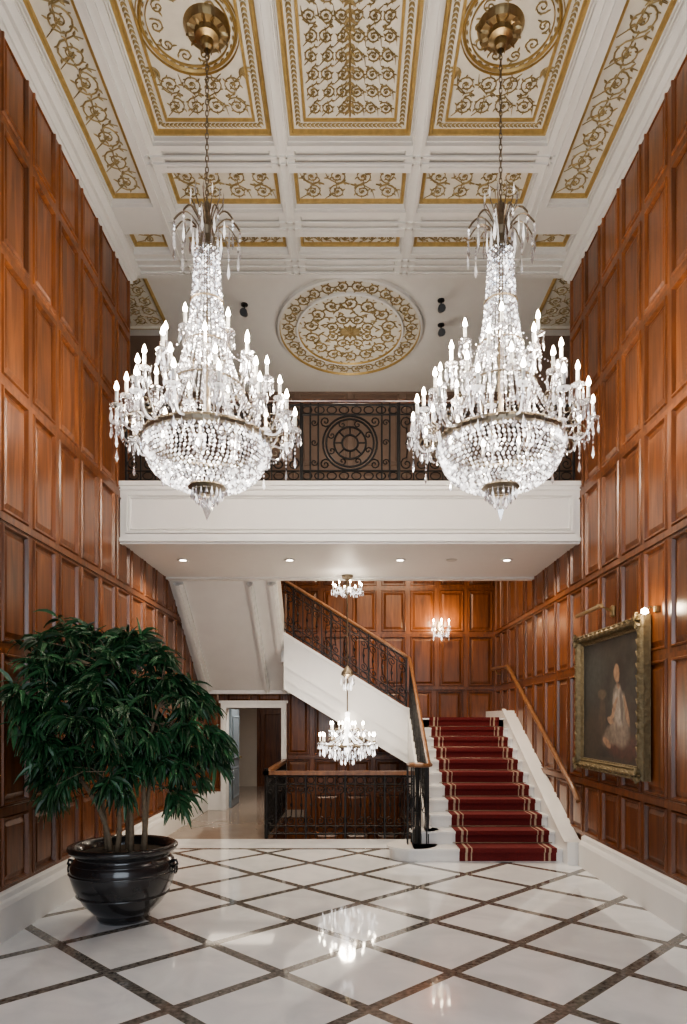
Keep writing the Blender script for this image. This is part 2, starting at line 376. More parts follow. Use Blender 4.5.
CS=[(0,0.04,0),(0.010,0.04,0),(0.012,0.085,0),(0.024,0.085,0),(0.028,0.085,2),(0.032,0.075,2),(0.055,0.075,2),(0.066,0.11,2)]
HP=0.11
pf=lambda u,v:V((u,v,ZC+HP-0.004))
def coffer(x0,y0,x1,y1,kind):
    st=[(0,0,0)]+CS
    i=0.075
    if kind in('big','mid'):
        st+=[(0.075,HP,2),(0.17,HP,1),(0.175,HP-.02,2),(0.195,HP-.02,2),(0.20,HP,2)]
        i=0.22
        n=int((y1-y0)/0.05)
        for q in range(n):
            yy=y0+.12+ (y1-y0-.24)*(q+.5)/n
            for xx in (x0+.12,x1-.12):
                leaf2(mb,pf,DN,xx,yy-.02,PI/2+.5,0.05,0.026); leaf2(mb,pf,DN,xx,yy-.02,PI/2-.5,0.05,0.026)
        n=int((x1-x0)/0.05)
        for q in range(n):
            xx=x0+.12+(x1-x0-.24)*(q+.5)/n
            for yy in (y0+.12,y1-.12):
                leaf2(mb,pf,DN,xx-.02,yy,.5,0.05,0.026); leaf2(mb,pf,DN,xx-.02,yy,-.5,0.05,0.026)
    mb.panel(cf,x0,y0,x1,y1,st,1)
    a0,b0,a1,b1=x0+i,y0+i,x1-i,y1-i; cx=(a0+a1)/2; cy=(b0+b1)/2
    if kind=='big':
        R=0.40
        for rr,w in ((R,0.03),(R-.05,0.012),(R+.03,0.010)): ring(mb,pf,DN,cx,cy,rr,rr,w,0.02,2)
        for q in range(30):
            a=q*2*PI/30; leaf2(mb,pf,DN,cx+(R-.025)*math.cos(a),cy+(R-.025)*math.sin(a),a+PI/2,0.05,0.02)
        for q in range(10):
            a=q*2*PI/10; g=lambda x,y,a=a:V((cx+.27*math.cos(a)+x,cy+.27*math.sin(a)+y,ZC+HP-.004))
            sp=spiral(0,0,.06,1.4,a+PI/2,1 if q%2 else -1,14); mb.ribbon([g(*p_) for p_ in sp],DN,.012,.01,3)
            for kk in range(5): leaf2(mb,g,DN,sp[kk*2][0],sp[kk*2][1],a+kk*1.2,.045,.02)
        scrolls(mb,pf,DN,a0,b0,a1,cy-R-.02,4,2,th=.009); scrolls(mb,pf,DN,a0,cy+R+.02,a1,b1,4,2,th=.009)
        for sx in(-1,1):
            for sy in(-1,1):
                for q in range(5): leaf2(mb,pf,DN,cx+sx*(R-.02),cy+sy*(R-.02),math.atan2(sy,sx)+(q-2)*.45,0.10,0.035)
    elif kind=='mid':
        scrolls(mb,pf,DN,a0,b0,a1,b1,6,10,th=0.009)
        mb.ribbon([pf(cx,b0),pf(cx,b1)],DN,0.02,0.015,3)
        for q in range(24): 
            yy=b0+(b1-b0)*q/24
            for s in(-1,1): leaf2(mb,pf,DN,cx,yy,PI/2+s*.7,0.08,0.035)
    elif kind=='row':
        n=max(2,2*round((a1-a0)/(b1-b0)/2*1.3)); scrolls(mb,pf,DN,a0,b0,a1,b1,n,1 if y1-y0<.45 else 2,th=0.010)
    elif kind=='side':
        n=max(2,round((b1-b0)/(a1-a0)*1.1)); scrolls(mb,pf,DN,a0,b0,a1,b1,1,n,th=0.014)
XB=[-2.1,-1.985,-0.76,-0.63,0.63,0.76,1.985,2.1]
YB=[-2.2,-1.3,0.62,0.99,1.5,1.9,2.2,2.55,4.34,4.70,6.875,7.215,7.78,8.175,8.485,8.92]
for i in range(7):
    for j in range(15):
        x0,x1,y0,y1=XB[i],XB[i+1],YB[j],YB[j+1]
        if i%2==1 and j%2==1:
            d=y1-y0; coffer(x0,y0,x1,y1,('mid' if i==3 else 'big') if d>1.2 else 'row')
        elif i%2==1 and y1-y0>.3 and x1-x0>.3: mb.panel(cf,x0,y0,x1,y1,[(0,0,0),(0.06,0,0),(0.07,0.03,0),(0.10,0.03,0)],0)
        else: mb.quad((x0,y0,ZC),(x1,y0,ZC),(x1,y1,ZC),(x0,y1,ZC),0)
for sx in(-1,1):
    xs=sorted((sx*2.1,sx*2.22,sx*2.69,sx*2.85)); ys=[-2.2,-1.3,3.2,3.5,7.70,8.13,8.485,8.92]
    for i in range(3):
        for j in range(7):
            x0,x1,y0,y1=xs[i],xs[i+1],ys[j],ys[j+1]
            if i==1 and j%2==1: coffer(x0,y0,x1,y1,'side')
            else: mb.quad((x0,y0,ZC),(x1,y0,ZC),(x1,y1,ZC),(x0,y1,ZC),0)
for a in (-2.1,-.695,.695,2.1):
    for o in (-.04,.04): mb.box(a+o-.01,a+o+.01,-2.2,8.9,ZC-.02,ZC+.001,0)
for a,xr in ((7.00,2.1),(7.09,2.1),(7.93,2.1),(8.03,2.1),(8.58,2.7),(8.70,2.7),(8.82,2.7)): mb.box(-xr,xr,a-.012,a+.012,ZC-.02,ZC+.001,0)
ZU=7.68
mb.box(-3.1,3.1,8.86,8.93,ZC-.01,7.78,0)
mb.box(-4.6,4.6,8.93,12.5,ZU,7.88,0)
mb.box(-3.1,3.1,-2.4,8.92,7.72,7.95,0)
uf=lambda u,v:V((u,v,ZU-.003))
ufh=lambda u,v,h:V((u,v,ZU-h))
for sx in(-1,1):
    a,b=sorted((sx*2.72,sx*3.5)); mb.panel(ufh,a,8.95,b,10.3,[(0,0.001,0),(.02,.03,2),(.04,.03,2),(.06,.004,1)],1)
    scrolls(mb,uf,DN,a+.08,9.02,b-.08,10.22,3,5,th=0.015)
mb.obj('ceiling',[M_CEIL,M_CREAM,M_GOLD,M_OLIVE])
# oval medallion
mb=MB(); MC=(0,10.35); RU,RV=1.10,1.30
mf=lambda r,th:V((MC[0]+RU*r*math.cos(th),MC[1]+RV*r*math.sin(th),ZU-0.02))
prof=[(1.0,0.0,0),(0.995,.045,0),(0.965,.055,0),(0.955,.02,2),(0.74,.02,1),(0.735,.05,0),(0.71,.05,0),(0.70,.02,2),(0.0,.02,1)]
n=72
for k in range(len(prof)-1):
    (r0,h0,_),(r1,h1,m)=prof[k],prof[k+1]
    for j in range(n):
        a,b=2*PI*j/n,2*PI*(j+1)/n
        P=lambda r,t,h:(MC[0]+RU*r*math.cos(t),MC[1]+RV*r*math.sin(t),ZU-h)
        mb.quad(P(r0,a,h0),P(r0,b,h0),P(r1,b,h1),P(r1,a,h1),m)
def pol_scroll(r0,r1,n,scale):
    for k in range(n):
        th=2*PI*(k+.5)/n; rm=(r0+r1)/2; c=mf(rm,th); R=min((r1-r0)*RU*.5, rm*PI/n*RU*.98)
        g=lambda x,y,c=c:V((c.x+x,c.y+y*RV/RU,ZU-0.024))
        sp=spiral(0,0,R,1.6,th+PI/2*(1 if k%2 else -1),1 if k%2 else -1,18)
        mb.ribbon([g(*q) for q in sp],DN,0.016*scale,0.014,3)
        for q in range(1,14,2):
            x,y=sp[q]; a=math.atan2(y,x); leaf2(mb,g,DN,x,y,a+.6*(1 if k%2 else -1),R*.46,R*.25); leaf2(mb,g,DN,x,y,a+PI-.6*(1 if k%2 else -1),R*.3,R*.18)
        for q in range(5): leaf2(mb,g,DN,0,0,q*2*PI/5,R*.28,R*.15)
pol_scroll(0.75,0.95,28,1.0); pol_scroll(0.40,0.70,14,1.5); pol_scroll(0.14,0.40,8,1.3)
g0=lambda x,y:V((MC[0]+x,MC[1]+y,ZU-.024))
for q in range(12): leaf2(mb,g0,DN,0,0,q*2*PI/12,0.19,0.08,.03,3)
for rr in (.38,.70): 
    for q in range(28):
        a=q*2*PI/28; p=mf(rr-.03,a); leaf2(mb,lambda x,y,p=p:V((p.x+x,p.y+y,ZU-.024)),DN,0,0,a+(1 if q%2 else -1)*.8,.10,.035)
mb.obj('ceiling_medallion',[M_CEIL,M_CREAM,M_GOLD,M_OLIVE])

# ---------------------------------------------------------------- balcony
BF=8.46; BZ0,BZ1=3.98,4.72
mb=MB(); WB=W-.002; mb.box(-WB,WB,BF,10.7,BZ0,BZ1,0)
mb.box(-WB,WB,BF-.06,BF,BZ1-.05,BZ1,0); mb.box(-WB,WB,BF-.03,BF,BZ1-.10,BZ1-.05,0)
mb.box(-WB,WB,BF-.04,BF,BZ0,BZ0+.05,0)
fn=lambda u,v,h:V((u,BF-h,v))
mb.panel(fn,-W+.07,BZ0+.10,W-.07,BZ1-.14,[(0,0.001,0),(.008,.035,0),(.03,.035,0),(.045,.004,0),(.055,.022,0),(.07,.001,0)],0)
mb.box(-WB,WB,10.55,10.7,BZ0-.03,BZ0,0); mb.box(-WB,WB,BF+.0,BF+.08,BZ0-.02,BZ0,0)
mb.obj('balcony',[M_WHITE])

# ---------------------------------------------------------------- iron railings
def railing(mb,A,B,h,pitch=0.17,iron=0,woodm=1,top_r=0.028):
    A=V(A);B=V(B);D=B-A; hl=V((D.x,D.y,0)).length; n=max(1,round(hl/pitch)); p=hl/n
    f=lambda u,v:A+D*(u/hl)+V((0,0,v))
    mb.tube([f(0,h),f(hl,h)],top_r,8,woodm)
    for v,r in ((0.07,.012),(h-.05,.012),(h-.17,.009),(0.19,.009)): mb.tube([f(0,v),f(hl,v)],r,5,iron)
    for i in range(n+1):
        mb.tube([f(i*p,0),f(i*p,h)],.010 if i%4 else .017,5,iron)
    for i in range(n):
        c=(i+.5)*p
        for v in (h-.11,0.13):
            mb.tube([f(c+p*.36*math.cos(t*PI/5),v+.048*math.sin(t*PI/5)) for t in range(11)],.007,4,iron,False)
        mid=(0.19+h-.17)/2; hh=(h-.17-.19)/2; r=min(p*.44,hh*.42)
        for s in (-1,1):
            sg=s*(1 if i%2 else -1)
            sp=spiral(c,mid+s*(hh-r-.01),r,1.4,-s*PI/2,sg,14)
            mb.tube([f(*q) for q in sp],.008,4,iron,False)
        mb.tube([f(c,mid-hh+2*r),f(c+p*.12,mid),f(c,mid+hh-2*r)],.008,4,iron,False)
        q=f(c,mid); mb.octa(q,.018,.04,iron)
mb=MB(); RY=8.6; RB0=BZ1+.001
for a,b in ((-2.82,-0.62),(0.62,2.82)): railing(mb,(a,RY,RB0),(b,RY,RB0),1.07,0.18)
f=lambda u,v:V((u,RY,RB0+v))
mb.tube([f(-.62,1.07),f(.62,1.07)],.028,8,1)
for v in(.07,1.02,.9,.19): mb.tube([f(-.62,v),f(.62,v)],.013,5,0)
for rr in (.34,.30,.2,.1): mb.tube([f(rr*math.cos(t*PI/16),.545+rr*math.sin(t*PI/16)) for t in range(33)],.014,5,0,False)
for t in range(8):
    a=t*PI/4; mb.tube([f(.1*math.cos(a),.545+.1*math.sin(a)),f(.2*math.cos(a),.545+.2*math.sin(a))],.010,4,0)
    sp=spiral(.25*math.cos(a+PI/8),.545+.25*math.sin(a+PI/8),.05,1.2,a,1,10); mb.tube([f(*q) for q in sp],.008,4,0,False)
for x in (-.6,-.5,-.4,.4,.5,.6): mb.tube([f(x,0),f(x,1.07)],.012,5,0)
for sx in(-1,1):
    for v in (.3,.55,.8):
        sp=spiral(sx*.45,v,.045,1.3,0,sx,10); mb.tube([f(*q) for q in sp],.008,4,0,False)
    for sy in (-1,1):
        sp=spiral(sx*.31,.545+sy*.27,.07,1.4,math.atan2(-sy,-sx),sx*sy,12); mb.tube([f(*q) for q in sp],.009,4,0,False)
for t in range(8):
    mb.tube([f(-.54+t*.155+.06*math.cos(q*PI/5),.96+.045*math.sin(q*PI/5)) for q in range(11)],.008,4,0,False)
    mb.tube([f(-.54+t*.155+.06*math.cos(q*PI/5),.13+.045*math.sin(q*PI/5)) for q in range(11)],.008,4,0,False)
mb.obj('balcony_railing',[M_IRON,M_WOODD])

# ---------------------------------------------------------------- staircase
st=empty('staircase')
NST=11; RS=CH/NST; TR=0.33; SY=8.55; X0,X1=1.08,2.66
mb=MB()
for i in range(NST):
    y=SY+i*TR; z=(i+1)*RS; y1=SY+NST*TR-TR if i<NST-1 else 13.4
    yb=min(y+TR,y1) if i<NST-1 else 13.38
    xl=X0
    if i==0: xl=0.80
    if i==1: xl=0.98
    mb.box(xl,X1,y,yb+0.001,0.0 if i<2 else z-RS*2.2,z-.03,0)
    mb.box(xl,X1,y-.03,yb+.001,z-.03,z,0)
    if i<2:
        r=TR*0.5+ (0.13 if i==0 else .0)
        cx,cy=xl,y+TR*.5+(.13 if i==0 else 0)
        mb.lathe([(0,z-.03),(r,z-.03),(r,max(0,z-RS))],(cx,cy,0),28,0)
        mb.lathe([(0,z),(r+.03,z),(r+.03,z-.03),(0,z-.03)],(cx,cy,0),28,0)
        mb.box(cx,X0,cy,cy+r,0,z,0)
LY=SY+(NST-1)*TR
yz=lambda p,a:(a,p[0],p[1])
mb.prism([(SY-.2,0),(SY-.2,.28),(SY-.05,.30),(LY,CH+.13),(13.38,CH+.13),(13.38,0)],yz,X1,W-.002,0)
mb.prism([(SY-.17,.28),(SY-.03,.33),(LY,CH+.16),(LY,CH+.13),(SY-.05,.30)],yz,X1-.025,X1+.04,0)
mb.prism([(SY+.45,.0),(SY+.45,.27),(LY,CH+.06),(LY,1.25),(SY+2.6,.0)],yz,1.0,X0+.005,0)
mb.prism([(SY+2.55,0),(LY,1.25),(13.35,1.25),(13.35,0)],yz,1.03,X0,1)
xz=lambda p,a:(p[0],a,p[1])
F2=LY
poly=[(1.12,.93),(1.12,1.95),(0.95,2.0),(-1.15,3.30),(-1.15,2.30)]
mb.prism(poly,xz,F2,F2+.16,0)
mb.prism([(1.12,.95),(1.12,1.6),(-1.15,2.9),(-1.15,2.32)],xz,F2+.16,13.36,0)
for i in range(8):
    x=0.95-i*.27; mb.box(x-.27,x,F2+.16,13.36,1.7+i*.155,1.8+(i+1)*.163,0)
fz=lambda x,o:(2.0+(0.95-x)*(1.3/2.1))+o
for o,t in ((-.06,.03),(-.60,.03),(-.83,.04)):
    mb.prism([(1.1,fz(1.1,o)),(1.1,fz(1.1,o)+t),(-1.15,fz(-1.15,o)+t),(-1.15,fz(-1.15,o))],xz,F2-.025,F2+.01,0)
poly=[(10.71,3.96),(13.0,2.33),(13.36,2.33),(13.36,3.1),(12.5,3.1),(10.71,4.6)]
mb.prism(poly,yz,-W+.005,-1.15,0)
nn=V((0,-1.65,-2.32)).normalized()
def slope_strip(x0,x1,h):
    a=V((0,10.75,3.98-.05)); b=V((0,12.98,2.345))
    vs=[V((x0,a.y,a.z)),V((x1,a.y,a.z)),V((x1,b.y,b.z)),V((x0,b.y,b.z))]
    mb.add(vs+[v+nn*h for v in vs],[(0,1,2,3),(7,6,5,4),(0,1,5,4),(1,2,6,5),(2,3,7,6),(3,0,4,7)],0)
slope_strip(-1.30,-1.17,.05); slope_strip(-1.27,-1.2,.08); slope_strip(-1.62,-1.52,.06); slope_strip(-1.59,-1.55,.09); slope_strip(-2.78,-2.62,.05); slope_strip(-2.74,-2.68,.08)
mb.box(-W+.01,-1.15,13.0,13.36,2.26,2.33,0)
mb.box(1.0,X1,LY,13.38,1.55,CH-.001,0)
mb.obj('flights',[M_MARB,M_WOODD],st)
mb=MB(); R0,R1=1.37,2.58
segs=[(R0,R0+.07,0),(R0+.07,R0+.10,1),(R0+.10,R0+.14,0),(R0+.14,R0+.155,1),(R0+.155,R1-.155,0),(R1-.155,R1-.14,1),(R1-.14,R1-.10,0),(R1-.10,R1-.07,1),(R1-.07,R1,0)]
for i in range(NST):
    y=SY+i*TR; z=(i+1)*RS; yb=y+TR if i<NST-1 else 13.3
    for a,b,m in segs:
        mb.box(a,b,y-.045,yb-.03,z,z+.014,m)
        mb.box(a,b,y-.047,y-.03,z-.04,z+.012,m)
        mb.box(a,b,y-.016,y,z-RS+.01,z-.03,m)
mb.obj('carpet_runner',[M_CARP,M_CARPC],st)
mb=MB()
for i in range(1,NST):
    y=SY+i*TR-.03; z=i*RS+.02; mb.tube([(R0-.04,y,z),(R1+.04,y,z)],.006,6,0)
mb.obj('stair_rods',[M_BRONZE],st)
mb=MB()
railing(mb,(1.04,SY+.55,.30),(1.04,LY+.02,CH+.08),.95,.16)
railing(mb,(0.98,LY+.06,CH+.16),(-1.15,LY+.06,CH+.16+1.33),.92,.16)
mb.tube([(1.04,LY-.02,CH+1.0),(1.03,LY+.06,CH+1.05),(0.98,LY+.06,CH+1.07)],.028,8,1)
cx,cy=0.88,SY+.33
pts=[(1.04,SY+.6,1.275),(1.04,SY+.45,1.21),(1.03,SY+.34,1.19)]
for i in range(15):
    t=i/14; a=0.0-1.6*2*PI*t*0.85; r=.17*(1-t*.8); pts.append((cx+r*math.cos(a),cy+r*math.sin(a),1.19))
mb.tube(pts,.026,8,1)
for i in range(9):
    a=i*2*PI/9; mb.tube([(cx+.14*math.cos(a),cy+.14*math.sin(a),RS*1.0),(cx+.14*math.cos(a),cy+.14*math.sin(a),1.18)],.009,5,0)
    sp=[(cx+.14*math.cos(a+.35+ .25*math.cos(q)),cy+.14*math.sin(a+.35+.25*math.cos(q)),.7+.12*math.sin(q)) for q in [k*PI/5 for k in range(11)]]
    mb.tube(sp,.006,4,0,False)
mb.lathe([(.0,RS),(.05,RS),(.05,.35),(.025,.4),(.035,.6),(.02,.8),(.03,1.0),(.05,1.17),(0,1.18)],(cx,cy,0),12,0)
mb.obj('railings',[M_IRON,M_RAILW],st)
mb=MB(); mb.tube([(2.74,8.2,.80),(2.74,8.35,.92),(2.74,LY,2.70),(2.74,13.1,2.74)],.032,8,0)
for k in range(6):
    y=8.6+k*.85; z=.92+(y-8.35)*(2.70-.92)/(LY-8.35)
    if y>LY: z=2.72
    mb.tube([(2.74,y,z-.02),(2.76,y,z-.08),(W-.01,y,z-.1)],.01,5,1)
mb.obj('wall_handrail',[M_RAILW,M_BRASS])
mb=MB()
railing(mb,(-1.25,10.2,0),(0.96,10.2,0),.98,.15,top_r=.03)
railing(mb,(-1.25,10.2,0),(-1.25,13.22,0),.98,.15,top_r=.03)
mb.box(-1.29,0.98,10.16,10.24,.95,1.01,1); mb.box(-1.29,-1.21,10.16,13.22,.95,1.01,1)
mb.tube([(-1.25,10.2,0),(-1.25,10.2,1.05)],.03,8,0)
mb.obj('stairwell_railing',[M_IRON,M_RAILW])

# ---------------------------------------------------------------- chandeliers
def prism_drop(mb,x,y,z,L,r,m=0):
    mb.octa((x,y,z-L*.7),r,L*.7,m,L*.3)
def candle(mb,cx,cy,z,s=1.0,drops=6):
    mb.lathe([(0,z-.01*s),(.040*s,z+.008*s),(.046*s,z+.014*s),(.018*s,z+.005*s)],(cx,cy,0),10,0)
    mb.lathe([(.012*s,z),(.020*s,z+.02*s),(.014*s,z+.035*s)],(cx,cy,0),8,2)
    mb.lathe([(.012*s,z+.02*s),(.012*s,z+.105*s),(0,z+.108*s)],(cx,cy,0),8,3)
    zf=z+.105*s
    mb.lathe([(0,zf),(.016*s,zf+.018*s),(.015*s,zf+.03*s),(.007*s,zf+.056*s),(0,zf+.07*s)],(cx,cy,0),8,4)
    for k in range(drops):
        a=k*2*PI/drops; x=cx+.04*s*math.cos(a); y=cy+.04*s*math.sin(a)
        mb.octa((x,y,z-.008*s),.008*s,.011*s,0); prism_drop(mb,x,y,z-.02*s,.080*s,.010*s)
def tier(mb,n,r,z,rin,zin,off,s=1.0,drops=6,hang=0.0,tube_r=.009,am=0):
    for k in range(n):
        a=off+k*2*PI/n; c,sn=math.cos(a),math.sin(a)
        pts=[]
        for t in [i/10 for i in range(11)]:
            rr=rin+(r-rin)*(t**.8); zz=zin+(z-zin)*t-0.10*s*math.sin(PI*min(1,t*1.05))*(0.4+.6*t)
            pts.append((rr*c,rr*sn,zz))
        mb.tube(pts,tube_r,5,am)
        sp=spiral(0,0,.05*s,1.2,0,1,9); m0=(rin+r)/2
        mb.tube([((m0+q[0])*c,(m0+q[0])*sn,(zin+z)/2-.02+q[1]) for q in sp],.006,4,2,False)
        candle(mb,r*c,r*sn,z,s,drops)
        if hang>0:
            q=0
            while q<hang:
                mb.octa((r*c,r*sn,z-.05-q),.010,.015,0); q+=.034
            prism_drop(mb,r*c,r*sn,z-.05-hang,.11,.016)
SC=5.8/F
def zy(y): return CH+(VY-y)*SC
mb=MB()   # mats: 0 crystal 1 bowl crystal 2 bronze 3 candle 4 flame 5 brass
zc=ZC+HP
mb.lathe([(0.0,zc-.12),(.03,zc-.2),(.05,zc-.18),(.055,zc-.12),(.10,zc-.10),(.11,zc-.06),(.17,zc-.055),(.19,zc-.02),(.20,zc)],(0,0,0),32,5)
for q in range(12):
    a=q*PI/6; leaf2(mb,lambda x,y:V((x,y,zc-.055)),DN,.09*math.cos(a),.09*math.sin(a),a,.09,.045,.02,5)
z=zc-.18; k=0
while z>zy(208):
    pts=[]
    for t in range(9):
        a=t*PI/4; x=.013*math.cos(a); zz=.032*math.sin(a)
        pts.append((x,0,z-.025+zz) if k%2 else (0,x,z-.025+zz))
    mb.tube(pts,.0045,4,2,False); z-=.048; k+=1
zt=zy(204)
mb.lathe([(0,zt+.02),(.03,zt),(.02,zt-.08),(.045,zt-.14),(.075,zt-.22),(.055,zt-.28),(.085,zt-.36),(.10,zt-.41),(.10,zt-.43)],(0,0,0),20,2)
for k in range(12):
    a=k*2*PI/12; c,sn=math.cos(a),math.sin(a)
    pts=[((.05+.23*t)*c,(.05+.23*t)*sn,zt-.24+.13*math.sin(PI*t*.9)-.03*t) for t in [i/8 for i in range(9)]]
    mb.tube(pts,.008,4,2); x,y,zz=pts[-1]
    for q in range(3): mb.octa((x,y,zz-.03*q-.02),.012,.016,0)
    prism_drop(mb,x,y,zz-.10,.16,.015)
    pts=[((.04+.10*t)*c,(.04+.10*t)*sn,zt-.2+.20*t**.8) for t in [i/6 for i in range(7)]]
    mb.tube(pts,.005,4,2); x,y,zz=pts[-1]; mb.octa((x,y,zz+.04),.010,.06,0)
    prism_drop(mb,.19*c,.19*sn,zt-.20,.17,.013)
    prism_drop(mb,.12*c,.12*sn,zt-.24,.2,.013)
zn0,zn1=zy(250),zy(425)
def neck_r(t): return .10+.07*t+.29*t**3.2
for k in range(30):
    a=k*2*PI/30
    for q in range(62):
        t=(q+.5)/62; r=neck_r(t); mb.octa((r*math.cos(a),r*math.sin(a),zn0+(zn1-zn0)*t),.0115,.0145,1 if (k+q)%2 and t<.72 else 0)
mb.lathe([(.09,zn0+.02),(.11,zn0),(.11,zn0-.02)],(0,0,0),24,2)
for t in (.30,.55,.78):
    r=neck_r(t)+.012; zz=zn0+(zn1-zn0)*t; mb.lathe([(r-.01,zz-.010),(r+.004,zz),(r-.01,zz+.010)],(0,0,0),28,2)
mb.lathe([(.025,zn0),(.025,zn1)],(0,0,0),10,2)
zr=zy(442); RB=.52; zb=zy(488)
mb.lathe([(RB-.02,zr-.035),(RB+.015,zr-.025),(RB+.025,zr),(RB+.02,zr+.02),(RB-.005,zr+.035),(RB-.03,zr+.02)],(0,0,0),48,2)
for k in range(48):
    a=k*2*PI/48; mb.octa(((RB+.025)*math.cos(a),(RB+.025)*math.sin(a),zr),.014,.02,2)
rows=15
for q in range(rows):
    t=(q+.5)/rows; ph=t*PI/2*0.88
    r=RB*math.cos(ph)**0.66; zz=zr-.03-(zr-zb-.03)*math.sin(ph)**1.0; n=max(10,int(2*PI*r/.038))
    for k in range(n):
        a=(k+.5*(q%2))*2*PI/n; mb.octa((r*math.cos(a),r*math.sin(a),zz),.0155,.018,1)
for k in range(40):
    a=k*2*PI/40; prism_drop(mb,(RB+.02)*math.cos(a),(RB+.02)*math.sin(a),zr-.01,.09,.012)
mb.lathe([(.15,zb+.02),(.16,zb+.0),(.12,zb-.02),(.12,zb-.03),(.07,zb-.06)],(0,0,0),20,2)
for R_,zz,n_ in ((.13,zb-.01,18),(.09,zb-.05,12),(.05,zb-.09,8)):
    for k in range(n_):
        a=k*2*PI/n_; prism_drop(mb,R_*math.cos(a),R_*math.sin(a),zz,.09,.013)
mb.octa((0,0,zb-.19),.035,.05,0,.09)
tier(mb,14,.745,zy(428),RB,zr,.1,1.22,6,.16)
tier(mb,12,.65,zy(408),RB-.02,zr+.02,.3,1.22,6,.08)
tier(mb,9,.51,zy(380),.34,zr+.04,.0,1.22,6,.04)
tier(mb,6,.34,zy(350),.16,zr+.35,.2,1.22,6)
for k in range(14):
    a0=.1+k*2*PI/14; a1=.1+(k+1)*2*PI/14
    p0=V((.745*math.cos(a0),.745*math.sin(a0),zy(430))); p1=V((.745*math.cos(a1),.745*math.sin(a1),zy(430)))
    for q in range(1,9):
        t=q/9; p=p0.lerp(p1,t); p.z-=.09*math.sin(PI*t); mb.octa(p,.009,.012,0)
    if k%2==0:
        p0=V((neck_r(.45)*math.cos(a0),neck_r(.45)*math.sin(a0),zn0+(zn1-zn0)*.45)); p1=V((.52*math.cos(a0),.52*math.sin(a0),zy(384)))
        for q in range(1,14):
            t=q/14; p=p0.lerp(p1,t); p.z-=.09*math.sin(PI*t); mb.octa(p,.008,.011,0)
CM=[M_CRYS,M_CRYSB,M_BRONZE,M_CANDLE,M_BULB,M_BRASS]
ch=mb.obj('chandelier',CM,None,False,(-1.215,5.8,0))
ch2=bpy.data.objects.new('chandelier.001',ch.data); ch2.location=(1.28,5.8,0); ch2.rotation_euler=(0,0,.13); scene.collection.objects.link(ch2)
for c in (ch,ch2):
    for k in range(4):
        a=.4+k*PI/2; light('candle_light','POINT',(.6*math.cos(a),.6*math.sin(a),zy(372)),38,(1,.89,.75),.12,c)
    light('bowl_light','POINT',(0,0,zy(446)),15,(1,.92,.82),.10,c)
    light('neck_light','POINT',(0.06,0,zy(400)),5,(1,.92,.82),.03,c)

# stairwell chandelier
mb=MB()
mb.lathe([(.0,3.975),(.09,3.975),(.08,3.93),(.02,3.90)],(0,0,0),16,2)
mb.tube([(0,0,3.95),(0,0,1.5)],.011,6,2)
tier(mb,8,.22,3.74,.03,3.78,.2,.75,5)
for k in range(12):
    a=k*PI/6; prism_drop(mb,.1*math.cos(a),.1*math.sin(a),3.80,.14,.012)
mb.lathe([(0,3.66),(.05,3.70),(.06,3.76),(.02,3.84)],(0,0,0),12,2)
for zz,R_ in ((2.52,.05),(2.42,.1),(2.34,.06)):
    for k in range(9):
        a=k*2*PI/9; prism_drop(mb,R_*math.cos(a),R_*math.sin(a),zz,.13,.014)
mb.lathe([(.01,2.6),(.09,2.5),(.1,2.46),(.02,2.4)],(0,0,0),14,2)
tier(mb,12,.42,1.42,.05,1.55,.1,.95,6,.05)
tier(mb,8,.26,1.60,.05,1.66,.3,.9,6)
for R_,z0,L,n_ in ((.36,1.36,.12,26),(.28,1.30,.12,22),(.2,1.26,.12,16),(.1,1.2,.12,10)):
    for k in range(n_):
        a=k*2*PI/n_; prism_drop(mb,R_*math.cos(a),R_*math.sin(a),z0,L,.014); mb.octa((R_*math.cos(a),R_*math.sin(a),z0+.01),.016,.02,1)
mb.lathe([(.37,1.36),(.38,1.38),(.37,1.40)],(0,0,0),28,2)
mb.lathe([(.0,1.9),(.04,1.88),(.03,1.8),(.06,1.7),(.03,1.5),(.07,1.4),(0,1.2)],(0,0,0),14,0)
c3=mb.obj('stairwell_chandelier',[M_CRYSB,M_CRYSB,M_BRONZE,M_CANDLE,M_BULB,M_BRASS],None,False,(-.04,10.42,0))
light('lower_glow','POINT',(0,0,1.78),55,(1,.86,.68),.12,c3); light('upper_glow','POINT',(0,-.25,3.70),6,(1,.87,.70),.06,c3)
def sconce(loc,rotz,s=1.0):
    mb=MB(); mb.lathe([(0,-.14),(.05,-.12),(.07,0),(.05,.12),(0,.16)],(0,0,0),14,2,1,.35)
    for k,a in enumerate((-.9,0,.9)):
        x=math.sin(a)*.19; y=-.08-math.cos(a)*.14
        mb.tube([(0,-.02,0),(x*.5,y*.6,-.07),(x,y*.95,-.05),(x,y,0)],.008,5,2); candle(mb,x,y,0,.9,6)
        for q in range(4): mb.octa((x,y,-.05-q*.03),.011,.014,0)
        prism_drop(mb,x,y,-.16,.12,.016)
    for q in range(14):
        a=q*PI/13; mb.octa((.14*math.cos(a),-.12,-.1-.08*math.sin(a)),.014,.018,1); prism_drop(mb,.14*math.cos(a),-.12,-.08,.12,.012)
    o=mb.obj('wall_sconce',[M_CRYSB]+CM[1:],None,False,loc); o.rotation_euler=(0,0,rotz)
    light('sconce_glow','AREA',(0,-.32,.08),16,(1,.74,.45),.3,o,(PI/2,0,0),size_y=.2)
sconce((1.76,13.34,3.56),0)

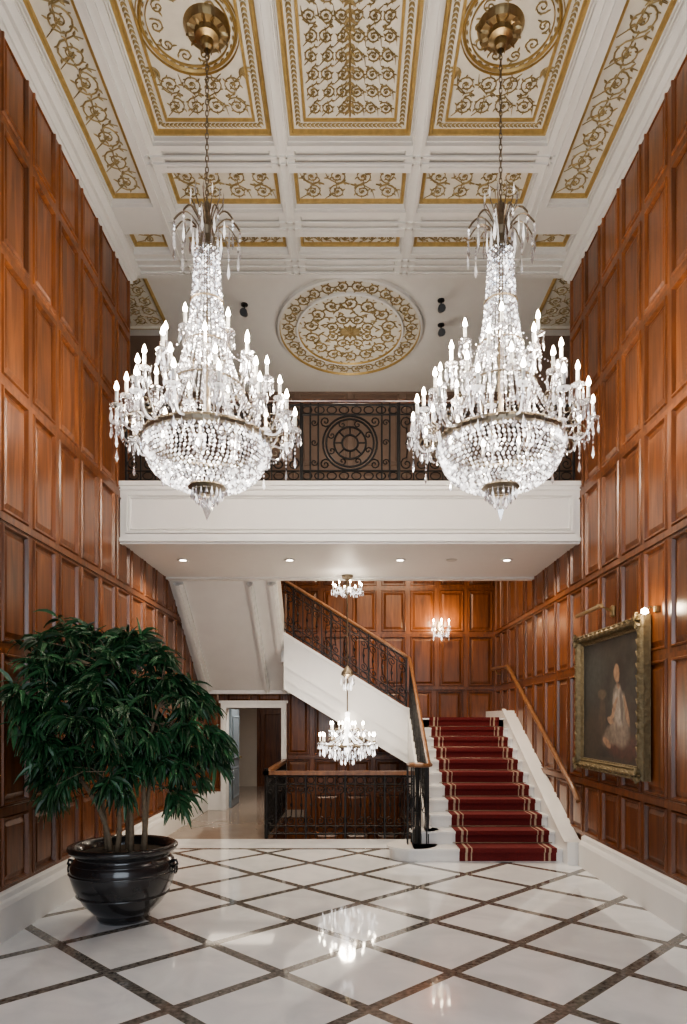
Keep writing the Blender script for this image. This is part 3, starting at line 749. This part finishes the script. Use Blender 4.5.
# ---------------------------------------------------------------- downlights, ceiling spots
for k,x in enumerate((-2.3,-.83,.69,2.16)):
    mb=MB(); mb.lathe([(.0,.004),(.045,.004),(.05,-.008),(.075,-.012),(.08,.0)],(0,0,0),20,0)
    mb.lathe([(0,.000),(.044,.000)],(0,0,0),20,1)
    o=mb.obj('recessed_downlight',[M_WHITE,M_BULBD],None,False,(x,9.4,BZ0-.006))
    light('downlight_beam','SPOT',(0,0,-.03),100,(1,.86,.68),.05,o,spot=2.6)
mb=MB(); mb.lathe([(0,-.01),(.07,-.01),(.08,0)],(0,0,0),20,0); mb.obj('ceiling_speaker',[M_CEIL],None,False,(1.4,9.4,BZ0-.003))
for x,y in ((1.28,9.6),(1.36,10.2),(-1.5,9.7)):
    mb=MB(); mb.tube([(0,0,0),(0,0,-.12)],.012,6,0); mb.lathe([(0,0),(.05,0),(.05,-.015),(0,-.015)],(0,0,0),12,0)
    mb.tube([(0,.07,-.10),(0,-.10,-.17)],[.04,.055],10,0)
    mb.obj('ceiling_spotlight',[M_BLACK],None,False,(x,y,ZU-.002))

# ---------------------------------------------------------------- painting on right wall
PY0,PY1,PZ0,PZ1=6.42,8.30,1.20,2.78
mb=MB(); fn=lambda u,v,h:V((W-.02-h,u,v))
mb.panel(fn,PY0,PZ0,PY1,PZ1,[(0,0,0),(0,.07,0),(.02,.10,0),(.035,.09,0),(.05,.11,0),(.07,.10,0),(.09,.05,0),(.10,.06,0),(.115,.04,0),(.125,.04,0),(.13,.03,0)],1)
f2=lambda u,v:fn(u,v,.102); NX=V((-1,0,0))
for q in range(26):
    t=(q+.5)/26
    for v in (PZ0+.055,PZ1-.055):
        leaf2(mb,f2,NX,PY0+.05+(PY1-PY0-.1)*t-.03,v,0.5 if q%2 else -.5,.06,.03,.012,0)
    for u in (PY0+.055,PY1-.055):
        leaf2(mb,f2,NX,u,PZ0+.05+(PZ1-PZ0-.1)*t-.03,PI/2+(.5 if q%2 else -.5),.06,.03,.012,0)
for u in (PY0+.055,PY1-.055):
    for v in (PZ0+.055,PZ1-.055):
        for q in range(8): leaf2(mb,f2,NX,u,v,q*PI/4,.08,.04,.03,0)
O=(W,PY1,PZ0); U=(0,-1,0); VV=(0,0,1)
skin=(.28,.17,.105); hair=(.015,.010,.008)
m_p=painting_mat('oil_painting',((.010,.010,.009),(.035,.032,.025)),[
 (.45,1.15,.35,.30,(.035,.038,.036),.8),
 (.42,.40,.32,.28,(.035,.024,.015),.6),
 (1.45,.45,.30,.40,(.030,.018,.012),.6),
 (1.25,.32,.45,.16,(.065,.022,.014),.4,-.1),
 (.98,.42,.28,.11,(.14,.105,.08),.4,.25),
 (1.22,.48,.24,.18,(.18,.14,.11),.4,-.3),
 (1.20,.74,.16,.22,(.29,.25,.21),.3,.15),
 (1.26,.72,.04,.19,(.12,.10,.085),.5,.2),
 (1.06,.68,.17,.04,skin,.35,.9),(.96,.57,.10,.035,skin,.35,-.3),
 (1.38,.68,.04,.17,skin,.35,.4),
 (1.17,.97,.04,.06,skin,.35),
 (1.20,1.09,.135,.145,hair,.35,.2),(1.29,.97,.07,.13,hair,.5,.2),
 (1.135,1.07,.072,.095,skin,.25,.15),
 (.86,.33,.12,.04,skin,.35,-.35),
 (.72,.62,.10,.22,(.055,.035,.022),.5),(.72,.86,.12,.05,(.10,.07,.045),.5),
 (.9,.12,.8,.05,(.05,.038,.025),.8)],O,U,VV)
mb.obj('framed_painting',[M_FRAME,m_p])
mb=MB(); pyc=(PY0+PY1)/2
mb.tube([(W-.02,pyc,2.95),(W-.18,pyc,3.02),(W-.26,pyc,2.96)],.01,6,0); mb.tube([(W-.28,pyc-.38,2.95),(W-.28,pyc+.38,2.95)],.022,10,0)
mb.lathe([(0,2.88),(.05,2.90),(.05,3.0),(0,3.02)],(W-.02,pyc,0),12,0,.5,1)
o=mb.obj('picture_light',[M_BRASS])
light('picture_glow','AREA',(W-.26,pyc,2.91),5,(1,.82,.6),.05,o,(0,0.5,0),size_y=.7)
mb=MB(); mb.lathe([(0,-.03),(.03,-.02),(.035,.03),(0,.04)],(0,0,0),10,0); mb.tube([(0,0,0),(-.06,0,.03),(-.10,0,.0)],.008,5,0); mb.lathe([(0,.02),(.03,.0),(.035,-.03),(0,-.045)],(-.11,0,0),10,1)
o=mb.obj('wall_spot_lamp',[M_BRASS,M_BULBD],None,False,(W-.02,6.3,2.80)); light('lamp_glow','POINT',(-.16,0,.02),6,(1,.8,.55),.04,o)

# ---------------------------------------------------------------- potted ficus
px,py=-2.03,6.12
plant=empty('potted_ficus_tree',(px,py,0))
mb=MB()
mb.lathe([(0,0.0),(.21,0.0),(.23,.03),(.23,.06),(.26,.08),(.34,.16),(.42,.30),(.455,.42),(.45,.50),(.42,.55),(.40,.57),(.405,.585),(.43,.60),(.46,.62),(.475,.645),(.47,.67),(.44,.68),(.41,.665),(.39,.62),(.38,.58)],(0,0,0),48,0)
for z,r in ((.53,.432),(.44,.46),(.24,.395)): mb.lathe([(r-.01,z-.012),(r+.008,z),(r-.01,z+.012)],(0,0,0),48,0)
mb.lathe([(.0,.61),(.39,.60)],(0,0,0),32,1)
for a in (-.05,PI+.05):
    c,s=math.cos(a),math.sin(a)
    mb.tube([(c*.43,s*.43,.52),(c*.48,s*.48,.535),(c*.49,s*.49,.50),(c*.45,s*.45,.47)],.013,8,0)
    t=V((-s,c,0)); o=V((c*.475,s*.475,.455))
    mb.tube([o+t*(.04*math.cos(q*PI/8))+V((0,0,.04*math.sin(q*PI/8))) for q in range(17)],.008,6,0,False)
mb.obj('pot',[M_POT,M_SOIL],plant,True)
mbt=MB(); mbl=MB(); rnd=random.Random(11)
cc=V((-.15,-.1,1.75))
trunks=[((-.10,.0),(-.55,-.2,1.6)),((.0,.1),(-.3,.2,2.1)),((.06,-.05),(.02,-.15,2.2)),((.12,.06),(.42,-.0,1.7)),((-.02,-.12),(.1,-.5,1.6)),((-.16,.1),(-.5,.3,1.7)),((.16,-.02),(.36,-.2,1.9))]
tips=[]
for (bx,by),(tx,ty,tz) in trunks:
    pts=[]
    for i in range(9):
        t=i/8; pts.append(V((bx+(tx-bx)*t**1.4+.03*math.sin(5*t+bx*9),by+(ty-by)*t**1.4+.02*math.cos(6*t),.6+(tz-.6)*t)))
    mbt.tube(pts,[.026-.014*i/8 for i in range(9)],8,0); tips.append(pts)
def leaf(p,d,L,w):
    d=d.normalized(); pts=[p]; cur=p.copy(); dd=d.copy()
    for i in range(4):
        dd=(dd+V((0,0,-.38))).normalized(); cur=cur+dd*(L/4); pts.append(cur.copy())
    side=V((rnd.uniform(-1,1),rnd.uniform(-1,1),rnd.uniform(.2,1))).normalized()
    Nv=(side-dd*side.dot(dd)).normalized()
    mbl.ribbon(pts,Nv,[.006,w,w*.95,w*.6,.002],-w*.18,0)
lobes=[(-.52,-.15,2.50,.22),(-.20,.0,2.44,.20),(.10,-.1,2.32,.26),(.40,-.1,2.20,.20),(.58,-.05,1.98,.22),(-.62,-.2,2.22,.26),(-.05,-.35,2.12,.28),(-.38,-.45,2.02,.28),
 (-.62,-.6,1.95,.26),(-.62,-.5,1.68,.26),(.36,-.35,1.85,.24),(.70,-.05,1.70,.22),(.1,.35,2.0,.28),(-.4,.4,1.95,.28),(-.1,-.6,1.78,.26),(.72,-.1,1.40,.20),(.42,-.2,1.38,.22),
 (-.62,-.2,1.42,.24),(.12,-.45,1.34,.20),(-.36,-.5,1.34,.22),(.3,.3,1.6,.26),(-.35,.3,1.5,.26),(.60,-.05,1.12,.14),(-.58,-.3,1.12,.15),(-.1,0,2.0,.33),(-.05,0,1.65,.28),(-.62,-.5,2.32,.16),(.25,-.15,2.46,.10),(.80,.0,1.58,.12)]
for (lx,ly,lz,lr) in lobes:
    nc=int(13*(lr/.27)**2)+1
    for _ in range(nc):
        while True:
            o=V((rnd.uniform(-1,1),rnd.uniform(-1,1),rnd.uniform(-1,1)))
            if o.length<1: break
        q=V((lx,ly,lz))+o*lr
        if px+q.x< -2.72: q.x=-2.72-px+rnd.uniform(0,.15)
        b=min((p for ps in tips for p in ps[4:]),key=lambda p:(p-q).length+rnd.uniform(0,.25))
        mid=b.lerp(q,.55)+V((0,0,.06)); mbt.tube([b,mid,q],[.006,.004,.003],4,0,False)
        out=(o*.8+(q-cc).normalized()*.5)
        for k in range(16):
            t=rnd.uniform(.35,1.05); p=mid.lerp(q,t)
            d=out*.6+V((rnd.uniform(-1,1),rnd.uniform(-1,1),rnd.uniform(-.6,.8)))
            L=rnd.uniform(.15,.28); e=p+d.normalized()*L
            if px+e.x< -2.76 or px+p.x<-2.76: continue
            leaf(p,d,L,rnd.uniform(.028,.046))
mbt.obj('trunks',[M_BARK],plant,True); mbl.obj('leaves',[M_LEAF],plant)

# ---------------------------------------------------------------- lighting
light('entrance_daylight','AREA',(0,-1.9,3.0),280,(.80,.90,1.0),4.6,None,(PI/2,0,0),size_y=4.2)
light('upper_hall_fill','POINT',(0,10.6,6.5),42,(1,.92,.82),.3)  # added point light without a fixture, brightens the wall behind the railing
light('stairwell_fill','AREA',(.8,11.6,4.9),85,(1,.80,.58),1.6,None,(0,0,0),size_y=1.0)  # added unseen area light, warms the walls under and behind the balcony
light('corridor_light','AREA',(-1.9,14.05,2.55),45,(1,.93,.84),1.4,None,(0,0,0),size_y=.5)
light('passage_light','AREA',(-2.0,12.5,2.24),5,(1,.86,.68),1.2,None,(0,0,0),size_y=.6)
w=bpy.data.worlds.new('world'); scene.world=w; w.use_nodes=True; w.node_tree.nodes['Background'].inputs[0].default_value=(.5,.5,.55,1); w.node_tree.nodes['Background'].inputs[1].default_value=.05
# ---------------------------------------------------------------- camera
cam=bpy.data.cameras.new('camera'); cam.sensor_width=36; cam.lens=24.0; cam.shift_x=-(VX-343.5)/1024; cam.shift_y=(VY-512)/1024; cam.clip_start=.05
co=bpy.data.objects.new('camera',cam); co.location=(0,0,CH); co.rotation_euler=(PI/2,0,0); scene.collection.objects.link(co); scene.camera=co
try:
    scene.view_settings.view_transform='AgX'; scene.view_settings.look='AgX - Medium High Contrast'
except Exception as e: print(e)
print('faces',sum(len(m.polygons) for m in bpy.data.meshes))
